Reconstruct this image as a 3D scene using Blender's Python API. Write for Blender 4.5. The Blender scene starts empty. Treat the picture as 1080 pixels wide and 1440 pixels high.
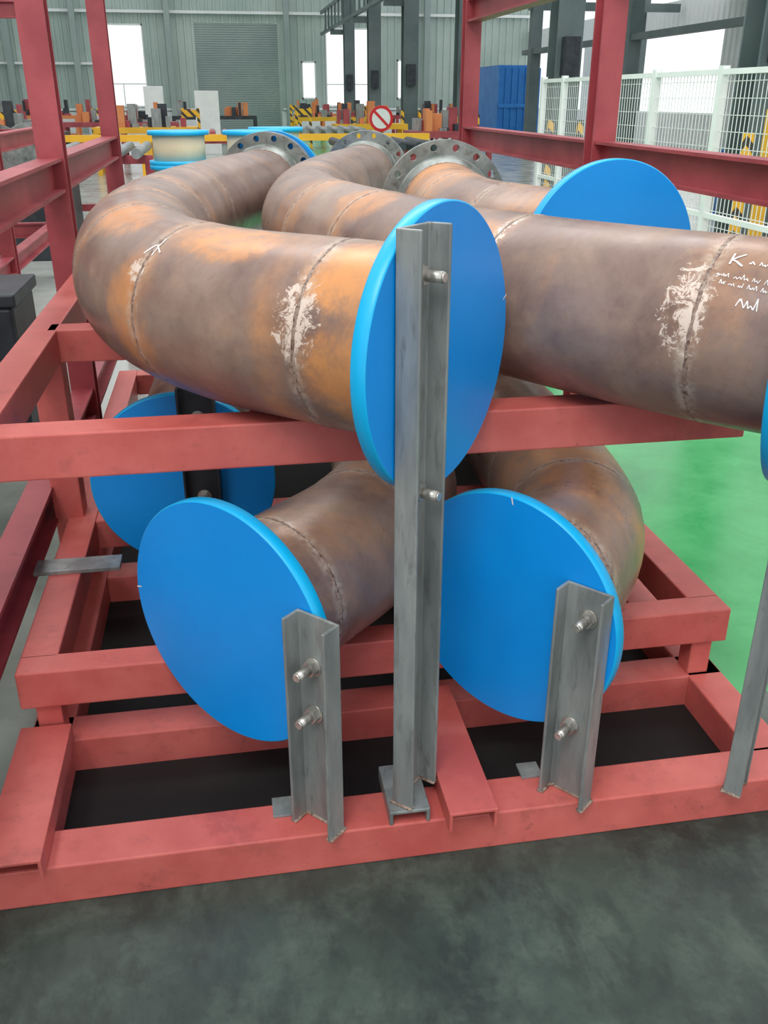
import bpy, bmesh, math, random
import numpy as np
from mathutils import Vector, Matrix
random.seed(4)
scene=bpy.context.scene
try:
    scene.view_settings.view_transform='Standard'
except Exception: pass
# ------------------------------------------------------------------ camera
f=1280.;p=math.atan(582/f);psi=math.atan(240*math.cos(p)/f);H=1.55
cp,sp,cs,ss=math.cos(p),math.sin(p),math.cos(psi),math.sin(psi)
cam=bpy.data.objects.new("camera",bpy.data.cameras.new("camera"))
scene.collection.objects.link(cam)
cam.data.sensor_fit='VERTICAL';cam.data.sensor_height=36;cam.data.lens=f/1440*36
cam.data.clip_start=.02;cam.data.clip_end=400
Fv=Vector((ss*cp,cs*cp,-sp));Uv=Vector((ss*sp,cs*sp,cp));Rv=Vector((cs,-ss,0))
cam.matrix_world=Matrix(((Rv.x,Uv.x,-Fv.x,0),(Rv.y,Uv.y,-Fv.y,0),(Rv.z,Uv.z,-Fv.z,H),(0,0,0,1)))
scene.camera=cam

# ------------------------------------------------------------------ material helpers
def lin(c):
    return tuple(((x/255)/12.92 if x/255<=.04045 else ((x/255+.055)/1.055)**2.4) for x in c)+(1,)
class NT:
    def __init__(s,name,rough=.5,metal=0.):
        s.m=bpy.data.materials.new(name);s.m.use_nodes=True;s.t=s.m.node_tree
        s.b=s.t.nodes['Principled BSDF'];s.b.inputs['Roughness'].default_value=rough;s.b.inputs['Metallic'].default_value=metal
    def n(s,typ,**k):
        q=s.t.nodes.new(typ)
        for a,v in k.items(): setattr(q,a,v)
        return q
    def l(s,a,b): s.t.links.new(a,b)
    def set(s,inp,v):
        if hasattr(v,'links') or isinstance(v,bpy.types.NodeSocket): s.l(v,inp)
        else: inp.default_value=v
    def math(s,op,a,b=0.,c=None,clamp=False):
        q=s.n('ShaderNodeMath',operation=op,use_clamp=clamp);s.set(q.inputs[0],a);s.set(q.inputs[1],b)
        if c is not None: s.set(q.inputs[2],c)
        return q.outputs[0]
    def noise(s,vec,scale,detail=4,rough=.55,dist=0.):
        q=s.n('ShaderNodeTexNoise');q.inputs['Scale'].default_value=scale;q.inputs['Detail'].default_value=detail
        q.inputs['Roughness'].default_value=rough;q.inputs['Distortion'].default_value=dist
        if vec is not None: s.l(vec,q.inputs['Vector'])
        return q.outputs['Fac']
    def ramp(s,fac,a,b,ca=(0,0,0,1),cb=(1,1,1,1)):
        q=s.n('ShaderNodeValToRGB');q.color_ramp.elements[0].position=a;q.color_ramp.elements[1].position=b
        q.color_ramp.elements[0].color=ca;q.color_ramp.elements[1].color=cb;s.l(fac,q.inputs[0]);return q.outputs[0]
    def mix(s,fac,a,b):
        q=s.n('ShaderNodeMix',data_type='RGBA');s.set(q.inputs[0],fac);s.set(q.inputs[6],a);s.set(q.inputs[7],b);return q.outputs[2]
    def step(s,x,lo,hi):
        q=s.n('ShaderNodeMapRange',interpolation_type='SMOOTHSTEP');s.set(q.inputs[0],x)
        q.inputs[1].default_value=lo;q.inputs[2].default_value=hi;return q.outputs[0]
    def coord(s,k='Object'):
        return s.n('ShaderNodeTexCoord').outputs[k]
    def mapping(s,vec,scale):
        q=s.n('ShaderNodeMapping');q.inputs['Scale'].default_value=scale;s.l(vec,q.inputs[0]);return q.outputs[0]
    def bump(s,h,strength=.3,dist=.01):
        q=s.n('ShaderNodeBump');q.inputs['Strength'].default_value=strength;q.inputs['Distance'].default_value=dist
        s.l(h,q.inputs['Height']);s.l(q.outputs[0],s.b.inputs['Normal'])
    def col(s,c): s.set(s.b.inputs['Base Color'],c)
def mottled(name,c1,c2,scale=8,rough=.5,metal=0.,c3=None,t3=(.6,.75),bump=.1,r2=None,sc=None,wear=None):
    m=NT(name,rough,metal);v=m.coord()
    if sc: v=m.mapping(v,sc)
    n=m.noise(v,scale,6,.6);c=m.ramp(n,.35,.68,lin(c1),lin(c2))
    if c3:
        n2=m.noise(v,scale*2.7,5,.65,.3);c=m.mix(m.ramp(n2,*t3),c,lin(c3))
    if wear:
        n3=m.noise(v,scale*1.3,8,.75,.2);c=m.mix(m.math('MULTIPLY',m.ramp(n3,.56,.70),.55),c,lin(wear[0]))
        n4=m.noise(v,scale*9,6,.75,.4);c=m.mix(m.math('MULTIPLY',m.ramp(n4,.63,.70),.7),c,lin(wear[1]))
    m.col(c)
    if bump: m.bump(m.noise(v,scale*6,4),bump,.004)
    if r2 is not None:
        m.l(m.ramp(n,.3,.7,(rough,)*3+(1,),(r2,)*3+(1,)),m.b.inputs['Roughness'])
    return m.m
M={}
M['red']=mottled("red_primer_paint",(190,88,82),(212,112,104),5,.38,0,(166,74,70),(.60,.9),.06,wear=((148,78,74),(118,72,66)),r2=.5)
M['red_dark']=mottled("red_primer_paint_rack",(142,54,62),(170,76,82),4,.45,0,(120,46,54),(.6,.8),.05)
M['steel']=mottled("mill_steel",(122,128,128),(156,162,160),6,.36,.22,(98,98,96),(.55,.8),.10,sc=(3,3,.6))
M['steel_dk']=mottled("dark_steel",(40,44,50),(62,68,74),6,.5,.3)
M['zinc']=mottled("zinc_bolt",(170,168,162),(214,212,205),30,.28,.7,bump=0)
M['flange']=mottled("machined_flange_steel",(118,126,122),(166,170,166),10,.33,.6,(90,80,72),(.55,.75),.05)
M['hole']=mottled("bolt_hole_dark",(25,25,25),(40,38,36),8,.7)
M['blue']=mottled("blue_plastic",(0,144,232),(4,152,240),3,.36,0,bump=.02)
M['blue_edge']=mottled("blue_plastic_edge",(0,172,232),(10,182,240),3,.36,0,bump=.02)  # disc rim highlight put into a lighter blue; drum flanges share it
M['weld']=mottled("weld_bead",(134,110,98),(178,160,146),40,.5,.1,(104,80,68),(.5,.6),.3)
M['chalk']=mottled("white_marker",(225,222,218),(240,238,235),30,.8,bump=0)
M['black']=mottled("matte_black",(9,10,10),(18,19,19),5,.7)
M['white']=mottled("white_powder_coat",(226,230,228),(240,242,240),3,.5,bump=0)
M['clad']=mottled("grey_green_cladding",(156,174,168),(178,192,186),.4,.6,bump=0)
M['clad_w']=mottled("white_cladding",(216,222,222),(232,236,236),.4,.6,bump=0)
M['shutter']=mottled("shutter_grey",(134,150,148),(150,164,160),.5,.55,bump=0)
M['col']=mottled("column_grey_green",(78,94,94),(100,114,114),1,.5,bump=0)
M['yellow']=mottled("yellow_paint",(220,164,30),(236,182,46),3,.5,bump=0)
M['cream']=mottled("cream_plastic",(226,210,176),(238,224,192),4,.55,bump=0)
M['bluebox']=mottled("blue_cabinet_paint",(18,102,176),(30,120,192),2,.5,bump=0)
M['orange']=mottled("orange_paint",(206,120,70),(220,140,84),2,.5,bump=0)
M['signred']=mottled("sign_red",(206,28,34),(214,34,40),2,.5,bump=0)
M['paint_y']=mottled("floor_line_yellow",(176,160,70),(196,180,90),9,.6,bump=0)
def stripes():
    m=NT("black_yellow_stripes",.5);v=m.coord()
    x=m.n('ShaderNodeSeparateXYZ');m.l(v,x.inputs[0])
    a=m.math('ADD',m.math('ADD',x.outputs[0],x.outputs[1]),x.outputs[2])
    a=m.math('FRACT',m.math('MULTIPLY',a,4.));m.col(m.mix(m.math('GREATER_THAN',a,.6),lin((240,184,40)),lin((60,56,50))));return m.m
M['stripe']=stripes()

# ------------------------------------------------------------------ mesh helpers
def new_obj(name,bm,mats,parent=None,smooth=False):
    me=bpy.data.meshes.new(name);bmesh.ops.recalc_face_normals(bm,faces=bm.faces);bm.to_mesh(me);bm.free()
    for m in (mats if isinstance(mats,(list,tuple)) else [mats]): me.materials.append(m)
    if smooth:
        for q in me.polygons:q.use_smooth=True
    o=bpy.data.objects.new(name,me);scene.collection.objects.link(o)
    if parent: o.parent=parent
    return o
def empty(name):
    o=bpy.data.objects.new(name,None);scene.collection.objects.link(o);o.empty_display_size=.1;return o
def add_box(bm,x0,x1,y0,y1,z0,z1,mi=0):
    v=[bm.verts.new(c) for c in ((x0,y0,z0),(x1,y0,z0),(x1,y1,z0),(x0,y1,z0),(x0,y0,z1),(x1,y0,z1),(x1,y1,z1),(x0,y1,z1))]
    for q in ((0,3,2,1),(4,5,6,7),(0,1,5,4),(1,2,6,5),(2,3,7,6),(3,0,4,7)):
        fc=bm.faces.new([v[i] for i in q]);fc.material_index=mi
def bevel(o,w=.004,seg=2):
    b=o.modifiers.new("bevel",'BEVEL');b.width=w;b.segments=seg;b.limit_method='ANGLE';return o
def box(name,x0,x1,y0,y1,z0,z1,mat,parent=None,bw=.004):
    bm=bmesh.new();add_box(bm,x0,x1,y0,y1,z0,z1);o=new_obj(name,bm,mat,parent)
    if bw: bevel(o,bw)
    return o
def boxes(name,lst,mat,parent=None,bw=0):
    bm=bmesh.new()
    for b in lst: add_box(bm,*b)
    o=new_obj(name,bm,mat,parent)
    if bw: bevel(o,bw)
    return o
def extrude(name,pts,origin,ax,ay,az,L,mat,parent=None,bw=.002):
    ax,ay,az,o0=Vector(ax),Vector(ay),Vector(az),Vector(origin)
    bm=bmesh.new()
    a=[bm.verts.new(o0+ax*x+ay*y) for x,y in pts];b=[bm.verts.new(o0+ax*x+ay*y+az*L) for x,y in pts]
    bm.faces.new(a);bm.faces.new(b[::-1])
    for i in range(len(pts)):
        j=(i+1)%len(pts);bm.faces.new((a[i],a[j],b[j],b[i]))
    o=new_obj(name,bm,mat,parent)
    if bw: bevel(o,bw)
    return o
def U_prof(w,h,t):
    return [(-w/2,0),(w/2,0),(w/2,h),(w/2-t,h),(w/2-t,t),(-w/2+t,t),(-w/2+t,h),(-w/2,h)]
def I_prof(w,h,t,tw=None):
    tw=tw or t*.7
    return [(-w/2,-h/2),(w/2,-h/2),(w/2,-h/2+t),(tw/2,-h/2+t),(tw/2,h/2-t),(w/2,h/2-t),(w/2,h/2),(-w/2,h/2),(-w/2,h/2-t),(-tw/2,h/2-t),(-tw/2,-h/2+t),(-w/2,-h/2+t)]
X,Y,Z=Vector((1,0,0)),Vector((0,1,0)),Vector((0,0,1))
def add_cyl(bm,c,axis,r,L,n=32,mi=0,r2=None,cap=True,rot=0):
    axis=Vector(axis).normalized();c=Vector(c)
    t=axis.cross(Z) if abs(axis.z)<.9 else axis.cross(X)
    t.normalize();b=axis.cross(t);r2=r if r2 is None else r2
    A=[];B=[]
    for i in range(n):
        th=2*math.pi*i/n+rot;d=t*math.cos(th)+b*math.sin(th)
        A.append(bm.verts.new(c+d*r));B.append(bm.verts.new(c+axis*L+d*r2))
    for i in range(n):
        j=(i+1)%n;fc=bm.faces.new((A[i],A[j],B[j],B[i]));fc.material_index=mi;fc.smooth=n>8
    if cap:
        q=bm.faces.new(A[::-1]);q.material_index=mi;q=bm.faces.new(B);q.material_index=mi

# ------------------------------------------------------------------ pipes
def resample(P,step=.025):
    P=[Vector(q) for q in P];E=[P[0]*2-P[1]]+P+[P[-1]*2-P[-2]];out=[]
    for i in range(1,len(E)-2):
        for k in range(30):
            t=k/30;a,b,c,d=E[i-1],E[i],E[i+1],E[i+2]
            out.append(.5*((2*b)+(c-a)*t+(2*a-5*b+4*c-d)*t*t+(3*b-a-3*c+d)*t**3))
    out.append(P[-1])
    S=[0]
    for i in range(1,len(out)): S.append(S[-1]+(out[i]-out[i-1]).length)
    n=int(S[-1]/step);res=[];k=0
    for i in range(n+1):
        s=S[-1]*i/n
        while k<len(S)-2 and S[k+1]<s:k+=1
        t=(s-S[k])/max(1e-9,S[k+1]-S[k]);res.append(out[k].lerp(out[k+1],min(1,t)))
    return res,S[-1]
class Path:
    def __init__(s,P):
        s.p,s.L=resample(P);s.n=len(s.p)
    def frame(s,d):
        x=max(0,min(s.n-1.001,d/s.L*(s.n-1)));i=int(x);t=x-i
        c=s.p[i].lerp(s.p[i+1],t);a=s.p[max(0,i-2)];b=s.p[min(s.n-1,i+3)]
        T=(b-a).normalized();side=T.cross(Z).normalized();up=side.cross(T)
        return c,T,side,up
    def surf(s,d,th,r):
        c,T,side,up=s.frame(d);return c+(side*math.cos(th)+up*math.sin(th))*r
def pipe_mat(name,welds,patches,rust,seed=0.,blobs=()):
    m=NT(name,.42,.1)
    uv=m.coord('UV');ob=m.coord('Object')
    x=m.n('ShaderNodeSeparateXYZ');m.l(uv,x.inputs[0]);S=x.outputs[0];T=x.outputs[1]
    mp=m.n('ShaderNodeMapping');mp.inputs['Location'].default_value=(seed,seed*.7,0);m.l(ob,mp.inputs[0]);v=mp.outputs[0]
    n1=m.noise(v,3.2,7,.62,.4);n2=m.noise(v,9,6,.65,.2);n3=m.noise(v,45,4,.7);n4=m.noise(v,2.6,7,.68,.5);n5=m.noise(v,1.6,5,.6,.5);n6=m.noise(v,14,7,.75,.3)
    c=m.ramp(n1,.32,.68,lin((112,88,82)),lin((162,138,124)))
    c=m.mix(m.math('MULTIPLY',m.ramp(n2,.5,.72),.4),c,lin((184,152,124)))
    c=m.mix(m.math('MULTIPLY',m.ramp(n5,.45,.62),.35),c,lin((108,86,82)))
    c=m.mix(m.math('MULTIPLY',m.ramp(n4,.53,.66),.38),c,lin((194,142,98)))
    c=m.mix(m.math('MULTIPLY',m.ramp(n3,.5,.75),.25),c,lin((92,68,60)))
    wob=m.math('MULTIPLY',m.math('SUBTRACT',m.noise(v,6,4),.5),.16)
    Sw=m.math('ADD',S,wob)
    for s0,w,k in rust:
        d=m.math('ABSOLUTE',m.math('SUBTRACT',Sw,s0));bnd=m.math('SUBTRACT',1.,m.step(d,w*.15,w))
        c=m.mix(m.math('MULTIPLY',m.math('MULTIPLY',bnd,m.ramp(n2,.34,.62)),k*.85),c,lin((212,150,96)))
    for s0,t0,ws,wt,k in blobs:
        a=m.math('DIVIDE',m.math('SUBTRACT',S,s0),ws);b=m.math('DIVIDE',m.math('SUBTRACT',T,t0),wt)
        g=m.math('SUBTRACT',1.,m.math('ADD',m.math('MULTIPLY',a,a),m.math('MULTIPLY',b,b)),clamp=True)
        kk=m.step(m.math('ADD',m.math('MULTIPLY',g,.45),n6),.55,1.0)
        c=m.mix(m.math('MULTIPLY',m.math('MULTIPLY',kk,m.step(g,0.,.6)),k),c,lin((218,150,90)))
    for s0 in welds:
        d=m.math('ABSOLUTE',m.math('SUBTRACT',S,s0))
        bnd=m.math('SUBTRACT',1.,m.step(d,.004,.03))
        c=m.mix(m.math('MULTIPLY',m.math('MULTIPLY',bnd,m.ramp(n3,.42,.6)),.6),c,lin((206,190,172)))
    rough=m.ramp(n2,.35,.7,(.27,)*3+(1,),(.46,)*3+(1,))
    for s0,t0,ws,wt in patches:
        a=m.math('DIVIDE',m.math('SUBTRACT',S,s0),ws);b=m.math('DIVIDE',m.math('SUBTRACT',T,t0),wt)
        r2=m.math('ADD',m.math('MULTIPLY',a,a),m.math('MULTIPLY',b,b))
        g=m.math('SUBTRACT',1.,r2,clamp=True)
        ns=m.noise(v,40,6,.8,.8)
        k=m.step(m.math('ADD',m.math('MULTIPLY',g,.17),ns),.60,.66)
        k=m.math('MULTIPLY',k,m.step(g,.0,.12))
        c=m.mix(m.math('MULTIPLY',k,.88),c,lin((228,210,196)))
    m.col(c);m.l(rough,m.b.inputs['Roughness']);m.bump(n3,.10,.004)
    return m.m
def make_flange(name,c,ax,parent,R=.272,r=.186,th=.045,holes=16):
    c=Vector(c);ax=Vector(ax).normalized()
    bm=bmesh.new()
    prof=[(-.11,r+.002),(-.05,r+.02),(-.045,r+.026),(0,r+.026),(0,R-.002),(.002,R),(th-.002,R),(th,R-.002),(th,r+.03),(th+.006,r+.028),(th+.006,r-.014),(-.11,r-.014)]
    t=ax.cross(Z).normalized();b=ax.cross(t);n=96;rings=[]
    for i in range(n):
        a=2*math.pi*i/n;d=t*math.cos(a)+b*math.sin(a);rings.append([bm.verts.new(c+ax*x+d*q) for x,q in prof])
    for i in range(n):
        A,B=rings[i],rings[(i+1)%n]
        for k in range(len(prof)):
            k2=(k+1)%len(prof);bm.faces.new((A[k],B[k],B[k2],A[k2]))
    o=new_obj("flange",bm,M['flange'],None)
    bm=bmesh.new();rc=(r+.026+R)/2
    for i in range(holes):
        a=2*math.pi*(i+.5)/holes;d=t*math.cos(a)+b*math.sin(a);add_cyl(bm,c+ax*-.03+d*rc,ax,.0155,th+.06,16)
    k=new_obj("cut",bm,M['hole'])
    md=o.modifiers.new("b",'BOOLEAN');md.object=k;md.operation='DIFFERENCE';md.solver='EXACT'
    dg=bpy.context.evaluated_depsgraph_get();me=bpy.data.meshes.new_from_object(o.evaluated_get(dg))
    o.modifiers.clear();o.data=me;bpy.data.objects.remove(k)
    for q in o.data.polygons:q.use_smooth=False
    o.parent=parent
    return o
def bead(parent,path,s,r,name="weld"):
    c,T,side,up=path.frame(s);bm=bmesh.new();n=160;m=6;rings=[]
    for i in range(n):
        a=2*math.pi*i/n;d=side*math.cos(a)+up*math.sin(a);rr=.0045*(1+.18*random.uniform(-1,1));off=.001*random.uniform(-1,1)
        rings.append([bm.verts.new(c+d*(r-.0015)+(d*math.sin(2*math.pi*j/m)*.6+T*math.cos(2*math.pi*j/m)*1.3)*rr+T*off) for j in range(m)])
    for i in range(n):
        A,B=rings[i],rings[(i+1)%n]
        for j in range(m): bm.faces.new((A[j],B[j],B[(j+1)%m],A[(j+1)%m]))
    return new_obj(name,bm,M['weld'],parent,True)
def make_pipe(P,mat,welds,flange=True,r=.186,s0=0.,name="pipe_elbow"):
    par=empty(name);path=Path(P);bm=bmesh.new();uvl=bm.loops.layers.uv.new("UVMap");n=72;rings=[]
    S=[path.L*i/(path.n-1) for i in range(path.n)]
    for s in S:
        rings.append([bm.verts.new(path.surf(s,2*math.pi*j/n,r)) for j in range(n)])
    for i in range(len(S)-1):
        for j in range(n):
            j2=(j+1)%n;fc=bm.faces.new((rings[i][j],rings[i+1][j],rings[i+1][j2],rings[i][j2]))
            for lp,(ss_,tt) in zip(fc.loops,((S[i],j),(S[i+1],j),(S[i+1],j+1),(S[i],j+1))): lp[uvl].uv=(ss_,2*math.pi*tt/n)
    inner=[[bm.verts.new(path.surf(s,2*math.pi*j/n,r-.012)) for j in range(n)] for s in (path.L,path.L-.4)]
    for j in range(n):
        j2=(j+1)%n
        bm.faces.new((rings[-1][j],inner[0][j],inner[0][j2],rings[-1][j2]));bm.faces.new((inner[0][j],inner[1][j],inner[1][j2],inner[0][j2]))
    new_obj("pipe",bm,mat,par,True)
    for w in welds: bead(par,path,w,r)
    if flange:
        c,T,_,_=path.frame(path.L);make_flange("flange",c,T,par)
        bead(par,path,path.L-.11,r+.002)
    return par,path

w1=[.20,.62,1.02,1.42,1.85,2.4]
m1=pipe_mat("rusty_pipe_steel_a",w1,[(.20,2.80,.06,.62),(.63,2.55,.035,.2)],[(.04,.10,.9),(.27,.06,.5),(.62,.07,.6),(1.02,.10,.8),(1.42,.10,.6),(1.9,.15,.4)],1.3,
  blobs=((.10,2.2,.15,.7,.95),(.45,1.9,.18,.5,.85),(.10,3.3,.12,.7,.8),(.9,1.9,.22,.55,.75),(.66,3.0,.08,.8,.6)))
pipe1,path1=make_pipe([(.390,1.687,1.11),(.20,1.858,1.11),(.005,2.05,1.11),(-.155,2.33,1.115),(-.225,2.7,1.12),(-.235,3.15,1.12),(-.165,3.7,1.12),(-.02,4.3,1.12),(.25,5.15,1.12)],m1,w1,r=.19)
w2=[.17,.66,.98,1.35,1.75,2.3]
m2=pipe_mat("rusty_pipe_steel_b",w2,[(.185,2.75,.055,.6),(.66,2.1,.02,.6)],[(.66,.05,.5),(1.35,.12,.5),(1.75,.15,.5)],5.1,
  blobs=((.72,2.3,.08,.5,.5),(1.3,2.0,.2,.6,.6)))
pipe2,path2=make_pipe([(1.115,1.59,1.115),(.985,1.725,1.115),(.848,1.90,1.115),(.712,2.10,1.115),(.59,2.36,1.115),(.485,2.70,1.115),(.39,3.08,1.115),(.335,3.5,1.115),(.39,4.1,1.115),(.57,4.9,1.11),(.91,6.0,1.10)],m2,w2,r=.19)
w3=[.16,.5,.9]
m3=pipe_mat("rusty_pipe_steel_c",w3,[],[(.3,.2,.4),(.9,.2,.8),(1.25,.3,.9)],9.2,blobs=((1.2,2.0,.4,.9,.8),))
pipe3,path3=make_pipe([(1.092,2.592,1.11),(1.05,2.78,1.11),(.965,3.0,1.11),(.90,3.27,1.11),(.89,3.57,1.12),(.95,4.03,1.12)],m3,w3)
w4=[.15,.5,.85]
m4=pipe_mat("rusty_pipe_steel_d",w4,[],[(.5,.1,.4)],13.)
pipe4,path4=make_pipe([(-.036,1.766,.50),(.13,1.93,.50),(.30,2.12,.50),(.43,2.38,.50),(.48,2.75,.50),(.5,3.3,.50),(.52,4.2,.50)],m4,w4)
m5=pipe_mat("rusty_pipe_steel_e",w4,[],[(.35,.12,.8),(.65,.12,.8)],17.,blobs=((.5,1.6,.3,.8,.7),))
pipe5,path5=make_pipe([(.577,1.722,.50),(.74,1.87,.50),(.868,2.09,.50),(.925,2.42,.50),(.94,2.8,.50),(.95,3.3,.50),(1.0,4.2,.50)],m5,w4)
pipe6,path6=make_pipe([(-.169,2.62,.50),(-.15,2.95,.50),(-.13,3.4,.50),(-.1,4.2,.50)],m4,[.2,.7])

def strokes(parent,path,r,s0,t0,sc,lines,w=.0018,name="marker_writing"):
    bm=bmesh.new()
    for pts in lines:
        for (xa,ya),(xb,yb) in zip(pts,pts[1:]):
            n=2
            for k in range(n):
                q=[]
                for t in (k/n,(k+1)/n):
                    x=xa+(xb-xa)*t;y=ya+(yb-ya)*t
                    q.append((s0-x*sc,t0-y*sc/r))
                dx,dy=xb-xa,yb-ya;l=math.hypot(dx,dy) or 1;nx,ny=-dy/l*w,dx/l*w
                A=[path.surf(s-nx_,t-ny_/r,r+.0012) for (s,t),(nx_,ny_) in ((q[0],(nx,ny)),(q[1],(nx,ny)),(q[1],(-nx,-ny)),(q[0],(-nx,-ny)))]
                bm.faces.new([bm.verts.new(a) for a in A])
    return new_obj(name,bm,M['chalk'],parent)
def scrawl(x0,length,h):
    """continuous illegible handwriting, broken into word-like runs"""
    R=random.random;out=[];x=x0
    while x<x0+length:
        n=random.randint(5,11);ln=[]
        for k in range(n):
            up=(k%2)
            ln.append((x,-.12*(x-x0)+h*(up*(.35+.75*R()**2)+.12*R())));x+=h*(.10+.28*R())
        out.append(ln);x+=h*.45
    return out
K=[[(0,1.05),(-.03,0)],[(.75,1.05),(.0,.42)],[(.0,.42),(.35,.3),(.85,-.1)]]
K=[[(x*.026,y*.028) for x,y in l] for l in K]
strokes(pipe2,path2,.19,.140,2.22,1,K,.0018)
strokes(pipe2,path2,.19,.108,2.20,1,scrawl(0,.05,.012),.0009)
strokes(pipe2,path2,.19,.155,2.37,1,scrawl(0,.115,.011),.0007)
strokes(pipe2,path2,.19,.145,2.46,1,scrawl(0,.09,.010),.0007)
strokes(pipe2,path2,.19,.105,2.68,1,scrawl(0,.05,.024),.0011)
strokes(pipe1,path1,.19,.64,2.35,1,[[(0,0),(.02,.03),(.05,.01)],[(.03,.0),(.03,.05)]],.0018)

# ------------------------------------------------------------------ blue cover discs
def disc(c,yaw,r=.275,th=.032,marks=()):
    a=math.radians(yaw);nrm=Vector((math.sin(a),-math.cos(a),0));inp=Vector((math.cos(a),math.sin(a),0));c=Vector(c)
    bm=bmesh.new();n=128;prof=[(-th,0),(-th,r-.003),(-th+.003,r),(-.003,r),(0,r-.003),(0,0)]
    rings=[]
    for i in range(n):
        t=2*math.pi*i/n;d=inp*math.cos(t)+Z*math.sin(t);rings.append([bm.verts.new(c+nrm*x+d*q) for x,q in prof[1:-1]])
    for i in range(n):
        A,B=rings[i],rings[(i+1)%n]
        for k in range(3):
            fc=bm.faces.new((A[k],B[k],B[k+1],A[k+1]));fc.material_index=1;fc.smooth=True
    bm.faces.new([q[0] for q in rings]);bm.faces.new([q[3] for q in rings][::-1])
    o=new_obj("blue_cover_disc",bm,[M['blue'],M['blue_edge']])
    for t in marks:
        bm=bmesh.new();t=math.radians(t);d=inp*math.cos(t)+Z*math.sin(t);e=-inp*math.sin(t)+Z*math.cos(t)
        P=[c+d*(r-.018)+nrm*.001,c+d*(r-.001)+nrm*.001+e*.004,c+d*(r-.001)+nrm*.001+e*.008,c+d*(r-.016)+nrm*.001+e*.003]
        bm.faces.new([bm.verts.new(q) for q in P]);new_obj("scuff",bm,M['chalk'],o)
    return o,nrm,inp
PA=(-.057,1.75,.497);PB=(.564,1.705,.50);PC=(.402,1.674,1.109);PD=(-.169,2.604,.495);PE=(1.10,2.555,1.115);PF=(1.13,1.578,1.11)
dC,nC,iC=disc(PC,47.9,marks=(12,))
dA,nA,iA=disc(PA,-46,r=.288,marks=(178,))
dB,nB,iB=disc(PB,-50,r=.279,marks=(88,))
dD,nD,iD=disc(PD,-4)
dE,nE,iE=disc(PE,10,r=.282)
dF,nF,iF=disc(PF,46)
e1,T1,_,_=path1.frame(path1.L)
disc(e1+T1*.055+Vector((.02,0,0)),math.degrees(math.atan2(T1.x,-T1.y)),r=.275,th=-.03)

# ------------------------------------------------------------------ steel channel brackets with bolts
def bracket(base,inp,nrm,z0,z1,bolts,w=.108,h=.05,t=.007,name="steel_channel_bracket",mat='steel'):
    par=empty(name)
    extrude("channel",U_prof(w,h,t),(base[0],base[1],z0),inp,nrm,Z,z1-z0,M[mat],par,.0025)
    for (o,z) in bolts:
        c=Vector((base[0],base[1],z))+inp*o+nrm*t;bm=bmesh.new()
        add_cyl(bm,c,nrm,.021,.003,28);add_cyl(bm,c+nrm*.003,nrm,.0175,.014,6);add_cyl(bm,c+nrm*.017,nrm,.0105,.034,24);add_cyl(bm,c+nrm*.051,nrm,.0105,.003,24,r2=.008)
        new_obj("bolt",bm,M['zinc'],par)
    extrude("foot_weld",U_prof(w+.010,h+.005,t+.010),Vector((base[0],base[1],z0))-nrm*.005,inp,nrm,Z,.006,M['weld'],par,.003)
    return par
cA=Vector((PA[0],PA[1],0))+iA*.276+nA*.002
bracket(cA,iA,nA,.10,.620,[(-.012,.50),(-.012,.385)])
cB=Vector((PB[0],PB[1],0))+iB*.208+nB*.002
bracket(cB,iB,nB,.10,.634,[(.005,.565),(-.012,.285)])
cC=Vector((PC[0],PC[1],0))-iC*.128+nC*.002
bracket(cC,iC,nC,.136,1.355,[(.012,1.27),(.012,.86)])
cF=Vector((PF[0],PF[1],0))-iF*.10+nF*.002
bracket(cF,iF,nF,.10,1.36,[(.0,1.27),(.0,.92)],w=.06,h=.04)
cD=Vector((PD[0],PD[1],0))+iD*.06+nD*.002
bracket(cD,iD,nD,.31,.80,[(0,.7),(0,.45)],mat='steel_dk')

# ------------------------------------------------------------------ pallet / transport frame
fr=empty("red_transport_frame")
R_=M['red'];S0,S1=.208,.308
box("front_beam",-1.0,1.7,1.505,1.615,0,.1,R_,fr)
box("base_cross_beam",-.56,1.28,1.925,2.025,0,.1,R_,fr)
box("saddle_cross_beam",-.56,1.27,1.92,2.0,S0,S1,R_,fr)
for x in (-.5,1.21): box("stub_post",x-.03,x+.03,1.935,1.995,.1,S0,R_,fr)
for x0 in (-.56,1.18):
    box("base_long_beam",x0,x0+.1,1.6,4.6,0,.1,R_,fr)
    box("upper_long_beam",x0,x0+.09,1.99,4.6,S0,S1,R_,fr)
    for y in (2.9,4.5): box("stub_post",x0+.02,x0+.08,y,y+.06,.1,S0,R_,fr)
for y in (2.78,4.5):
    box("saddle_cross_beam",-.47,1.18,y,y+.09,S0,S1,R_,fr);box("base_cross_beam",-.46,1.18,y,y+.1,0,.1,R_,fr)
inv=lambda nm,x,y0,y1,z,w,h,mat:extrude(nm,U_prof(w,h,.008),(x,y0,z),X,-Z,Y,y1-y0,mat,fr,.002)
inv("runner_channel",.447,1.462,1.925,.152,.108,.05,R_)
inv("runner_channel",-.51,1.475,1.925,.152,.12,.05,R_)
inv("grey_foot_channel",.315,1.505,1.66,.136,.09,.036,M['steel'])
box("foot_plate",.02,.08,1.57,1.63,.1,.106,M['steel'],fr,.001)
box("foot_plate",.60,.65,1.60,1.65,.1,.106,M['steel'],fr,.001)
box("mid_cross_beam",-.95,1.18,1.86,1.95,.82,.92,R_,fr)
box("mid_cross_beam",-.54,1.16,2.82,2.91,.82,.92,R_,fr)
box("mid_long_beam",-.60,-.51,1.95,3.8,.82,.92,R_,fr)
box("mid_long_beam",1.07,1.16,1.95,3.8,.82,.92,R_,fr)
box("mid_cross_beam",-.60,1.16,3.80,3.89,.82,.92,R_,fr)
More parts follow.
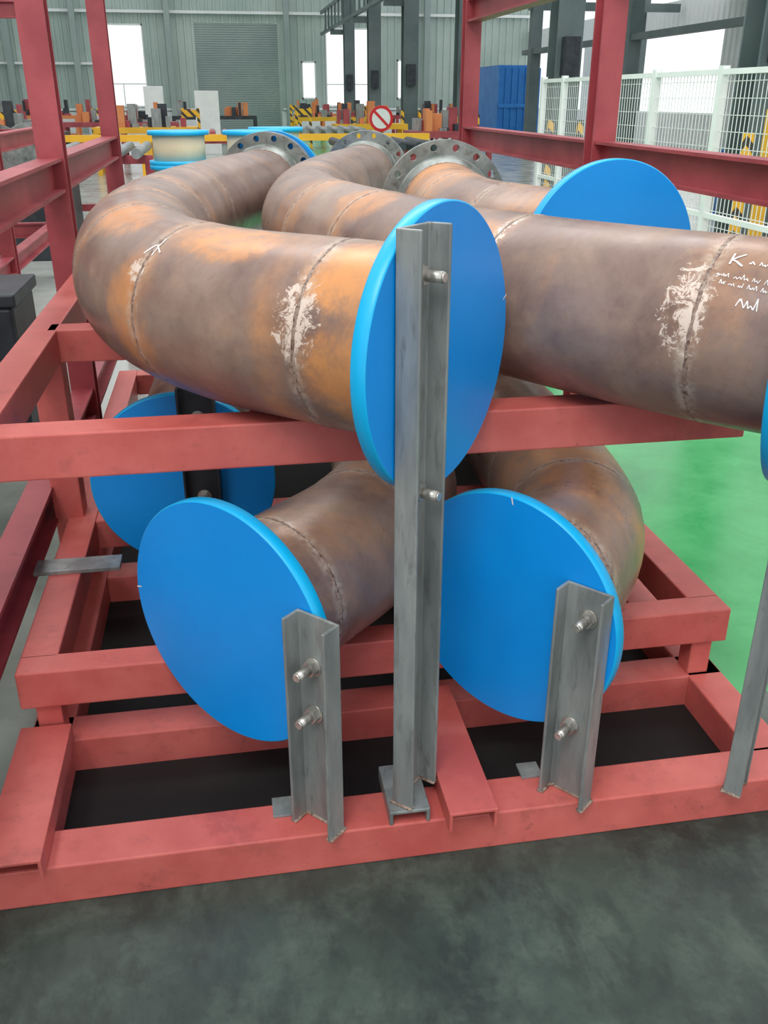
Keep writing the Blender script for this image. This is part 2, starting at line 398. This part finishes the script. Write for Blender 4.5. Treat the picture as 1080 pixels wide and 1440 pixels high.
box("corner_post",-.95,-.86,1.86,1.95,0,.82,R_,fr)
box("corner_post",-.60,-.51,2.82,2.91,0,.82,R_,fr)
box("corner_post",1.07,1.16,3.80,3.89,0,.82,R_,fr)
box("side_rail",-.95,-.88,1.95,3.8,.50,.58,R_,fr)
box("tie_plate",-.60,-.36,2.42,2.50,S1,S1+.012,M['steel'],fr,.001)
box("black_floor_layer",-.46,1.18,1.63,4.5,.0,.006,M['black'],None,0)  # thin black layer over the floor inside the frame

# ------------------------------------------------------------------ tall red racks
def rack(x0,x1,ys,name="red_steel_rack",sides=((1.30,1.30),),top=3.2,hx=(2.6,),pw=.10):
    par=empty(name);D=M['red_dark']
    for i,x in enumerate((x0,x1)):
        for y in ys: extrude("post",I_prof(pw,pw,.012),(x,y,0),X,Y,Z,top,D,par,0)
        for z in sides[i]:
            for a,b in zip(ys,ys[1:]): extrude("side_beam",I_prof(.085,.125,.012),(x,a+pw/2,z-.062),X,Z,Y,b-a-pw,D,par,0)
    for z in hx:
        for y in ys: extrude("cross_beam",I_prof(.09,.13,.012),(x0+pw/2,y,z-.065),Y,Z,X,x1-x0-pw,D,par,0)
    return par
rack(-.635,1.61,(.6,3.97,6.2),sides=((1.34,.42),(1.385,2.1)),hx=(3.1,))
rack(-2.9,-1.55,(3.2,5.2,7.2,9.2),sides=((1.3,.5),(1.32,.95,.5)),hx=(1.3,.5,2.3),top=2.6)
dp=empty("dark_machine_part")
box("body",-1.42,-1.0,2.9,3.3,.0,.80,M['steel_dk'],dp,.02)
bm=bmesh.new();add_cyl(bm,(-1.2,3.05,.80),Z,.16,.10,32);add_cyl(bm,(-1.2,3.05,.90),Z,.10,.08,32);new_obj("hub",bm,M['steel_dk'],dp)
dp=empty("dark_machine_part")
box("body",-1.40,-.95,4.3,4.8,.0,.7,M['steel_dk'],dp,.02);box("lid",-1.42,-.93,4.28,4.82,.7,.76,M['steel_dk'],dp,.01)

# ------------------------------------------------------------------ floor
def floor_mat():
    m=NT("workshop_floor",.3);v=m.coord();x=m.n('ShaderNodeSeparateXYZ');m.l(v,x.inputs[0]);PX,PY=x.outputs[0],x.outputs[1]
    n1=m.noise(v,2.4,8,.66,.3);n2=m.noise(v,6,7,.72,.3);n3=m.noise(v,30,4,.7,.2);n4=m.noise(m.mapping(v,(2.4,1,1)),4,6,.72,.3)
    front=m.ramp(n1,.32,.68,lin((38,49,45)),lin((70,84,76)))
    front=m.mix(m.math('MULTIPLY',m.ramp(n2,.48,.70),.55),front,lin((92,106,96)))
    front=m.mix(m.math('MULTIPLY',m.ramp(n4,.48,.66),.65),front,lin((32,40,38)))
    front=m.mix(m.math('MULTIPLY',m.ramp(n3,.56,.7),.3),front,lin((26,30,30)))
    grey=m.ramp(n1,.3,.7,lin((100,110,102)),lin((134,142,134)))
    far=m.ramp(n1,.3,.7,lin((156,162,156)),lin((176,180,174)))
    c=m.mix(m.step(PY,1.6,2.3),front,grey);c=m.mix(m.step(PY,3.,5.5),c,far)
    g=m.math('MULTIPLY',m.math('GREATER_THAN',PX,1.32),m.math('GREATER_THAN',PY,1.95))
    g=m.math('MULTIPLY',g,m.math('LESS_THAN',PX,4.4))
    gc=m.ramp(n1,.3,.7,lin((34,146,76)),lin((84,182,112)))
    c=m.mix(g,c,gc);m.col(c)
    r=m.mix(m.step(PY,1.6,2.6),m.ramp(n2,.3,.7,(.38,)*3+(1,),(.6,)*3+(1,)),m.ramp(n1,.3,.7,(.12,)*3+(1,),(.26,)*3+(1,)))
    m.l(r,m.b.inputs['Roughness']);m.bump(n3,.05,.003);return m.m
box("floor",-14,17,-3,52,-.1,0,floor_mat(),None,0)
box("floor_marking_line",.74,2.4,.915,.965,0,.002,M['paint_y'],None,0)

# ------------------------------------------------------------------ hall shell
WY=50
def corr(bm,x0,x1,z0,z1,y,pitch=.35,d=.05,along='x',mi=0):
    n=max(1,int(round((x1-x0)/pitch)));pts=[]
    for i in range(n):
        a=x0+(x1-x0)*i/n;w=(x1-x0)/n
        pts+= [(a,0),(a+w*.55,0),(a+w*.65,d),(a+w*.9,d)]
    pts.append((x1,0));prev=None
    for (a,o) in pts:
        P=((a,y-o),(a,y-o)) if along=='x' else ((y-o,a),(y-o,a))
        cur=(bm.verts.new((P[0][0],P[0][1],z0)),bm.verts.new((P[0][0],P[0][1],z1)))
        if prev:
            fc=bm.faces.new((prev[0],cur[0],cur[1],prev[1]));fc.material_index=mi
        prev=cur
wall=empty("wall_back")
ops=[(-5.35,-3.1,1.15,4.75),(-.68,3.28,0,4.85),(5.6,8.17,1.15,4.68),(4.4,5.1,1.5,3.2),(9.2,9.9,1.5,3.3)]
bm=bmesh.new();ops.sort();x=-13.
for a,b,c,d in ops:
    corr(bm,x,a,0,9,WY)
    corr(bm,a,b,d,9,WY)
    if c>0: corr(bm,a,b,0,c,WY)
    x=b
corr(bm,x,16,0,9,WY);new_obj("cladding",bm,M['clad'],wall)
boxes("girts",[(-13,16,WY-.25,WY-.1,z,z+.12) for z in (5.2,6.6,8.)]+[(-13,-.8,WY-.25,WY-.1,1.0,1.1),(3.4,16,WY-.25,WY-.1,1.0,1.1),(-13,-5.5,WY-.25,WY-.1,3,3.1)],M['clad_w'],wall)
boxes("base_band",[(-13,-.75,WY-.16,WY-.08,0,.95),(3.35,16,WY-.16,WY-.08,0,.95)],M['clad_w'],wall)
boxes("wall_columns",[(a-.13,a+.13,WY-.6,WY-.25,0,9) for a in (-9.2,-6.2,-1.9,3.7,10.6)],M['shutter'],wall)
bm=bmesh.new()
for k in range(48): add_box(bm,-.68,3.28,WY+.0,WY+.05,k*.101,k*.101+.085)
add_box(bm,-.68,3.28,WY+.03,WY+.06,0,4.85)
new_obj("door_1",bm,M['shutter'])
for i,(a,b,c,d) in enumerate([q for q in ops if q[2]>0]):
    L=[(a,b,WY-.05,WY+.05,c,c+.07),(a,b,WY-.05,WY+.05,d-.07,d),(a,a+.06,WY-.05,WY+.05,c,d),(b-.06,b,WY-.05,WY+.05,c,d)]
    if b-a>1: L+=[(a,b,WY-.03,WY+.03,c+1.0,c+1.05),((a+b)/2-.025,(a+b)/2+.025,WY-.03,WY+.03,c,c+1.0)]
    boxes("window_%d"%(i+1),L,M['clad_w'])
bm=bmesh.new();corr(bm,-3,WY,0,9,-13,along='y');new_obj("wall_left",bm,M['clad'])
wr=empty("wall_right")
bm=bmesh.new();corr(bm,-3,WY,0,1.1,16,along='y');corr(bm,-3,WY,3.6,4.6,16,along='y')
for a,b in ((-3,6),(15,18),(27,30),(40,42)): corr(bm,a,b,1.1,3.6,16,along='y')
new_obj("cladding",bm,M['clad_w'],wr)
bm=bmesh.new()
for k in range(6):
    add_box(bm,15.8,16.1,4+k*8,4.3+k*8,0,6.5)
new_obj("mullions",bm,M['col'],wr)
for y in (10.4,17.0,24.,31.,38.,45.):
    c=empty("building_column")
    extrude("shaft",I_prof(.46,.46,.03),(6.1,y,0),X,Y,Z,6.19,M['col'],c,0)
    boxes("guard",[(5.78,5.87,y-.36,y-.27,0,1.2),(6.33,6.42,y-.36,y-.27,0,1.2)],M['stripe'],c)
    box("base_plate",5.8,6.4,y-.3,y+.3,0,.03,M['col'],c,0)
    box("switch_box",5.95,6.2,y-.5,y-.24,1.9,2.5,M['steel_dk'],c,0)
    boxes("bracket_arm",[(5.28,5.9,y-.08,y+.08,4.1,4.3)],M['col'],c)
tr=empty("overhead_truss");L=[(5.3,5.42,9,WY-.7,4.3,4.42),(5.3,5.42,9,WY-.7,5.2,5.32)]
L+=[(5.32,5.40,9+k*1.2,9.08+k*1.2,4.42,5.2) for k in range(33)]
boxes("truss",L,M['col'],tr)
boxes("runway_girder",[(5.85,6.35,9,WY-.7,6.2,6.8)],M['col'],None)
sb=empty("side_bay_frame")
L=[]
for y in (13,19,25,33): L+=[(10.6,10.95,y-.17,y+.17,0,6.4),(10.5,15.8,y-.1,y+.1,4.2,4.45)]
L+=[(10.65,10.9,12,34,5.0,5.4),(10.65,10.9,12,34,2.9,3.05)]
boxes("frame",L,M['col'],sb)
boxes("side_bay_roof",[(11,15.8,8,30,4.5,4.6)],M['clad_w'])
bc=empty("blue_container")
box("body",11.3,13.0,39,42,0,2.75,M['bluebox'],bc,0)
boxes("ribs",[(11.3+k*.28,11.36+k*.28,38.94,39,.1,2.65) for k in range(7)]+[(11.3,13,38.92,39,1.2,1.35)],M['bluebox'],bc)
for (x,y) in ((7.3,12.0),(7.9,12.3),(7.4,12.9)):
    bm=bmesh.new()
    add_cyl(bm,(x,y,0),Z,.29,.88,32)
    for z in (0,.28,.58,.86): add_cyl(bm,(x,y,z),Z,.30,.02,32)
    new_obj("blue_drum",bm,M['bluebox'],None)

# ------------------------------------------------------------------ white mesh fence
fen=empty("white_mesh_fence");FX=4.95
ys=[3.2+1.5*k for k in range(8)]+[14.6]
boxes("posts",[(FX-.04,FX+.04,y-.04,y+.04,0,1.84) for y in ys],M['white'],fen)
boxes("rails",[(FX-.025,FX+.025,3.2,14.6,z,z+.05) for z in (1.76,.42,.1)],M['white'],fen)
bm=bmesh.new();y=3.2
while y<14.6: add_box(bm,FX-.003,FX+.003,y-.003,y+.003,.12,1.78);y+=.075
z=.2
while z<1.76: add_box(bm,FX-.003,FX+.003,3.2,14.6,z-.003,z+.003);z+=.15
new_obj("mesh",bm,M['white'],fen)
for y in (8.9,7.6): boxes("yellow_bollard",[(5.35,5.45,y,y+.1,0,1.45),(5.30,5.50,y-.05,y+.15,0,.02)],M['yellow'])

# ------------------------------------------------------------------ stacked flanged spools
def drum(x,y,n=4,name="flanged_drum_stack"):
    par=empty(name);h=.315
    for k in range(n):
        z=k*h;bm=bmesh.new();add_cyl(bm,(x,y,z),Z,.30,.04,48,1);add_cyl(bm,(x,y,z+.04),Z,.255,h-.08,48,0);add_cyl(bm,(x,y,z+h-.04),Z,.30,.04,48,1)
        new_obj("drum",bm,[M['cream'],M['blue_edge']],par)
drum(-.37,9.97);drum(.36,9.9);drum(.65,10.9,4)

# ------------------------------------------------------------------ background workshop clutter
gr=empty("yellow_guard_rail")
box("rail",-6,3.5,16.0,16.12,.92,1.02,M['yellow'],gr,0)
boxes("legs",[(-6+k*1.6,-5.9+k*1.6,16.0,16.1,0,.92) for k in range(6)],M['yellow'],gr)
def bench(x,y,w=2.2,mat='yellow',name="yellow_workbench"):
    b=empty(name);boxes("top",[(x,x+w,y,y+.9,.85,.97)],M[mat],b)
    boxes("legs",[(x+i,x+i+.1,y+j,y+j+.1,0,.85) for i in (0,w/2,w-.1) for j in (0,.8)],M[mat],b)
    boxes("shelf",[(x+.05,x+w-.05,y+.05,y+.85,.3,.34)],M[mat],b)
    for mm in ('red_dark','steel_dk','steel','orange'):
        L=[]
        for k in range(int(w/.35)):
            xx=x+.05+random.random()*(w-.4);s=.06+.16*random.random();yy=y+random.random()*.5
            L.append((xx,xx+s,yy,yy+.2,.97,1.02+.5*random.random()**2))
        boxes("parts_"+mm,L,M[mm],b)
bench(2.9,24,1.8);bench(2.6,33,3);bench(-2.6,22,2.2);bench(-5.2,19,2.4,'steel_dk',"steel_workbench");bench(3.7,18.5,1.6,'red_dark',"red_workbench");bench(-4,27,3,'red_dark',"red_workbench");bench(-8,30,3,'red_dark',"red_workbench");bench(3.2,40,2.2,'orange',"orange_workbench")
bench(-1.5,36,3,'steel_dk',"steel_workbench");bench(-9,38,4,'orange',"orange_workbench");bench(6.6,36,3,'red_dark',"red_workbench")
def barricade(x,y,w=.5,h=1.3):
    boxes("striped_barrier",[(x,x+.08,y,y+.08,0,h),(x+w-.08,x+w,y,y+.08,0,h),(x+.08,x+w-.08,y,y+.06,h-.22,h-.04),(x+.08,x+w-.08,y,y+.06,.5,.65)],M['stripe'])
for a in ((-.9,27.9),(2.4,30),(4.2,27.5,.4),(-3.7,31),(-5.0,24),(-6.4,26),(5.2,34.5),(3.3,44),(-2.5,42)): barricade(*a)
boxes("white_control_cabinet",[(-.55,.15,30,30.5,0,1.75)],M['white'],None,.01)
boxes("white_control_cabinet",[(-2.2,-1.6,33,33.5,0,1.9)],M['white'],None,.01)
for (x,y) in ((-2.2,12.5),(-3.6,14),(1.6,13.5),(-1.1,18),(1.6,20)):
    b=empty("red_pipe_stand")
    boxes("frame",[(x,x+1.4,y,y+.1,.8,.9),(x,x+.1,y,y+.1,0,.8),(x+1.3,x+1.4,y,y+.1,0,.8),(x,x+1.4,y,y+.1,.25,.33)],M['red_dark'],b)
    bm=bmesh.new()
    for k in range(6): add_cyl(bm,(x+.12+k*.23,y-.8,.9+.06),Y,.06,2,16)
    new_obj("pipes",bm,M[random.choice(['steel','steel_dk','red_dark'])],b)
bm=bmesh.new()
for k,(x,y) in enumerate(((-2.6,10.6),(-2.3,10.9),(-2.0,11.2))): add_cyl(bm,(x,y,.99),Vector((.3,-1,0)),.32,.06,32);
new_obj("flange_blanks",bm,M['flange'],None)
box("steel_table",-3.0,-1.6,10.2,11.6,0,.665,M['steel_dk'],None,.01)
sg=empty("prohibition_sign");sx,sy=3.52,21.0
bm=bmesh.new();add_cyl(bm,(sx,sy,1.15),-Y,.26,.015,40);new_obj("plate",bm,M['white'],sg)
bm=bmesh.new()
for i in range(40):
    a,b=2*math.pi*i/40,2*math.pi*(i+1)/40
    bm.faces.new([bm.verts.new((sx+q*math.cos(t),sy-.018,1.15+q*math.sin(t))) for q,t in ((.2,a),(.26,a),(.26,b),(.2,b))])
d=Vector((math.cos(-.78),0,math.sin(-.78)));e=Vector((-d.z,0,d.x))
bm.faces.new([bm.verts.new(Vector((sx,sy-.019,1.15))+d*u+e*w) for u,w in ((-.22,-.028),(.22,-.028),(.22,.028),(-.22,.028))])
new_obj("ring",bm,M['signred'],sg)
box("stand",sx-.03,sx+.03,sy,sy+.05,0,1.1,M['steel_dk'],sg,0)

# ------------------------------------------------------------------ light
w=bpy.data.worlds.new("overcast_sky");scene.world=w;w.use_nodes=True
bg=w.node_tree.nodes['Background'];bg.inputs[0].default_value=(.97,.99,1,1);bg.inputs[1].default_value=1.18
def area(name,loc,size,e,target,col=(1,1,1)):
    l=bpy.data.lights.new(name,'AREA');l.shape='RECTANGLE';l.size=size[0];l.size_y=size[1];l.energy=e;l.color=col
    o=bpy.data.objects.new(name,l);scene.collection.objects.link(o);o.location=loc
    o.rotation_euler=(Vector(target)-Vector(loc)).to_track_quat('-Z','Y').to_euler();return o
area("fill_light_front",(-1.5,-1.5,6.5),(3,3),310,(.3,2,.6),(1,.985,.96))  # unseen fill added above and behind the camera to brighten discs and frame
area("fill_light_mid",(1,9,8),(8,3),500,(1,9,0))  # unseen overhead area light added to brighten the middle of the hall
